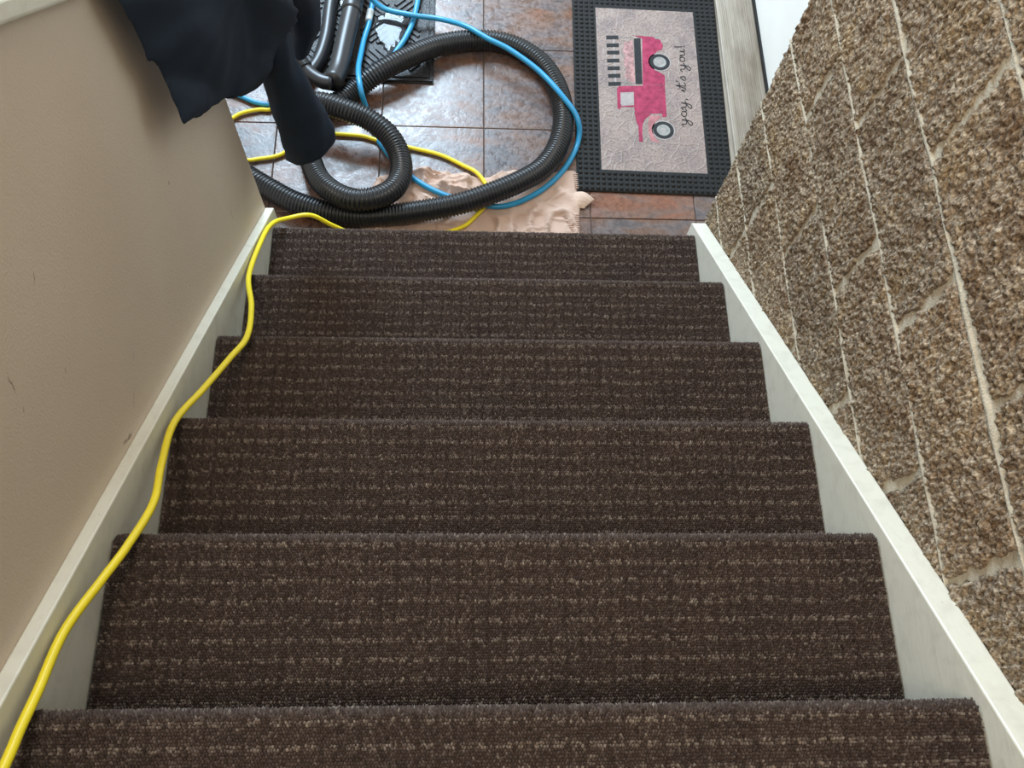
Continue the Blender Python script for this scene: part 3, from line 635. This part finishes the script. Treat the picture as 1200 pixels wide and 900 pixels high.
body = [(-.570,-.310,1.085),(-.568,-.303,1.030),(-.568,-.303,.985),(-.565,-.300,.940),(-.557,-.280,.895),(-.545,-.262,.830),(-.538,-.215,.760),(-.530,-.140,.675),(-.522,-.073,.605),(-.525,.000,.520),(-.505,.050,.495),(-.467,.070,.545),(-.437,.072,.592),(-.416,.072,.620),(-.397,.070,.655),(-.392,.060,.690),(-.397,.050,.735),(-.41,.04,.79),(-.43,.03,.88),(-.50,.02,.965),(-.585,.00,1.005),(-.66,-.08,1.035),(-.68,-.18,1.09),(-.64,-.28,1.14)]
hem = [(-.562,-.262,.945),(-.560,-.280,.900),(-.554,-.290,.880),(-.547,-.311,.839),(-.545,-.317,.817),(-.543,-.306,.799),(-.540,-.271,.769),(-.535,-.206,.713),(-.530,-.139,.661),(-.527,-.110,.632),(-.522,-.073,.597),(-.520,-.06,.660),(-.520,-.08,.76),(-.525,-.15,.86),(-.545,-.21,.93)]
hem2 = [(-.527,-.125,.650),(-.524,-.090,.612),(-.528,-.04,.555),(-.532,.010,.505),(-.528,.035,.487),(-.506,.052,.494),(-.47,.05,.56),(-.47,.0,.66),(-.50,-.08,.74)]
parts = [cushion('body', body, (-.487,-.10,.893), .040, .010, .0060, 3), cushion('hem', hem, (-.535,-.205,.790), .016, .014, .0030, 8, 16), cushion('hem', hem2, (-.505,-.03,.60), .022, .014, .0030, 9, 14)]
Vs = []; A4 = []; A3 = []; off = 0
for v, f4, f3 in parts: Vs.append(v); A4.append(f4+off); A3.append(f3+off); off += len(v)
jb = obj('body', mesh_np('body', np.vstack(Vs), [np.vstack(A4), np.vstack(A3)], True, m_jacket), jk)
md = jb.modifiers.new('cloth_skin', 'REMESH'); md.mode = 'VOXEL'; md.voxel_size = .006; md.use_smooth_shade = True
md = jb.modifiers.new('soften', 'SMOOTH'); md.factor = .5; md.iterations = 14
def sleeve(name, rings, depth, seed, seg=36):
    g = np.random.default_rng(seed); P = np.array(rings, float)       # (k, 2, 3) left and right of each ring
    C = P.mean(1); Hh = (P[:, 1]-P[:, 0])/2; k = 28; t = np.linspace(0, len(P)-1, k); ax = np.arange(len(P))
    C = np.stack([np.interp(t, ax, C[:, q]) for q in range(3)], 1); Hh = np.stack([np.interp(t, ax, Hh[:, q]) for q in range(3)], 1); dp = np.interp(t, ax, depth)
    ta = np.gradient(C, axis=0); ta /= np.linalg.norm(ta, axis=1)[:, None]
    a = np.linspace(0, 2*np.pi, seg, endpoint=False); V = []
    for q in range(k):
        w = np.cross(ta[q], Hh[q]); w /= np.linalg.norm(w)
        rr = 1+.035*np.sin(3*a+t[q]*1.3+seed)+.025*np.sin(7*a-t[q]*2.1)+.02*np.sin(t[q]*5+a)
        V.append(C[q]+np.outer(np.cos(a)*rr, Hh[q])+np.outer(np.sin(a)*rr*dp[q], w))
    e = V[-1]; ce = C[-1]
    V += [ce+(e-ce)*.94+ta[-1]*.004, ce+(e-ce)*.86-ta[-1]*.004, ce+(e-ce)*.80-ta[-1]*.06]
    n = seg; K = len(V); V = np.vstack(V+[[ce-ta[-1]*.06], [C[0]-ta[0]*.02]]); i = np.arange(n); j = (i+1) % n
    F4 = np.vstack([np.stack([q*n+i, (q+1)*n+i, (q+1)*n+j, q*n+j], 1) for q in range(K-1)]); F3 = np.vstack([np.stack([(K-1)*n+i, np.full(n, K*n), (K-1)*n+j], 1), np.stack([i, j, np.full(n, K*n+1)], 1)])
    return mesh_np(name, V-JO, [F4[:, ::-1], F3[:, ::-1]], True, m_jacket)
obj('sleeve', sleeve('sleeve', [[(-.505,.055,.700),(-.430,.055,.690)],[(-.510,.080,.600),(-.430,.080,.610)],[(-.513,.088,.500),(-.432,.088,.528)],[(-.514,.090,.409),(-.415,.090,.461)],[(-.516,.090,.316),(-.398,.090,.367)],[(-.516,.090,.240),(-.385,.090,.306)],[(-.514,.090,.185),(-.378,.090,.262)]], [.040,.040,.040,.042,.045,.048,.048], 2), jk)
obj('sleeve', sleeve('sleeve', [[(-.47,.02,.82),(-.40,.04,.80)],[(-.46,.12,.72),(-.385,.14,.70)],[(-.462,.19,.600),(-.380,.20,.590)],[(-.464,.205,.500),(-.392,.21,.500)],[(-.475,.21,.420),(-.425,.215,.430)]], [.035,.04,.04,.035,.028], 5), jk)
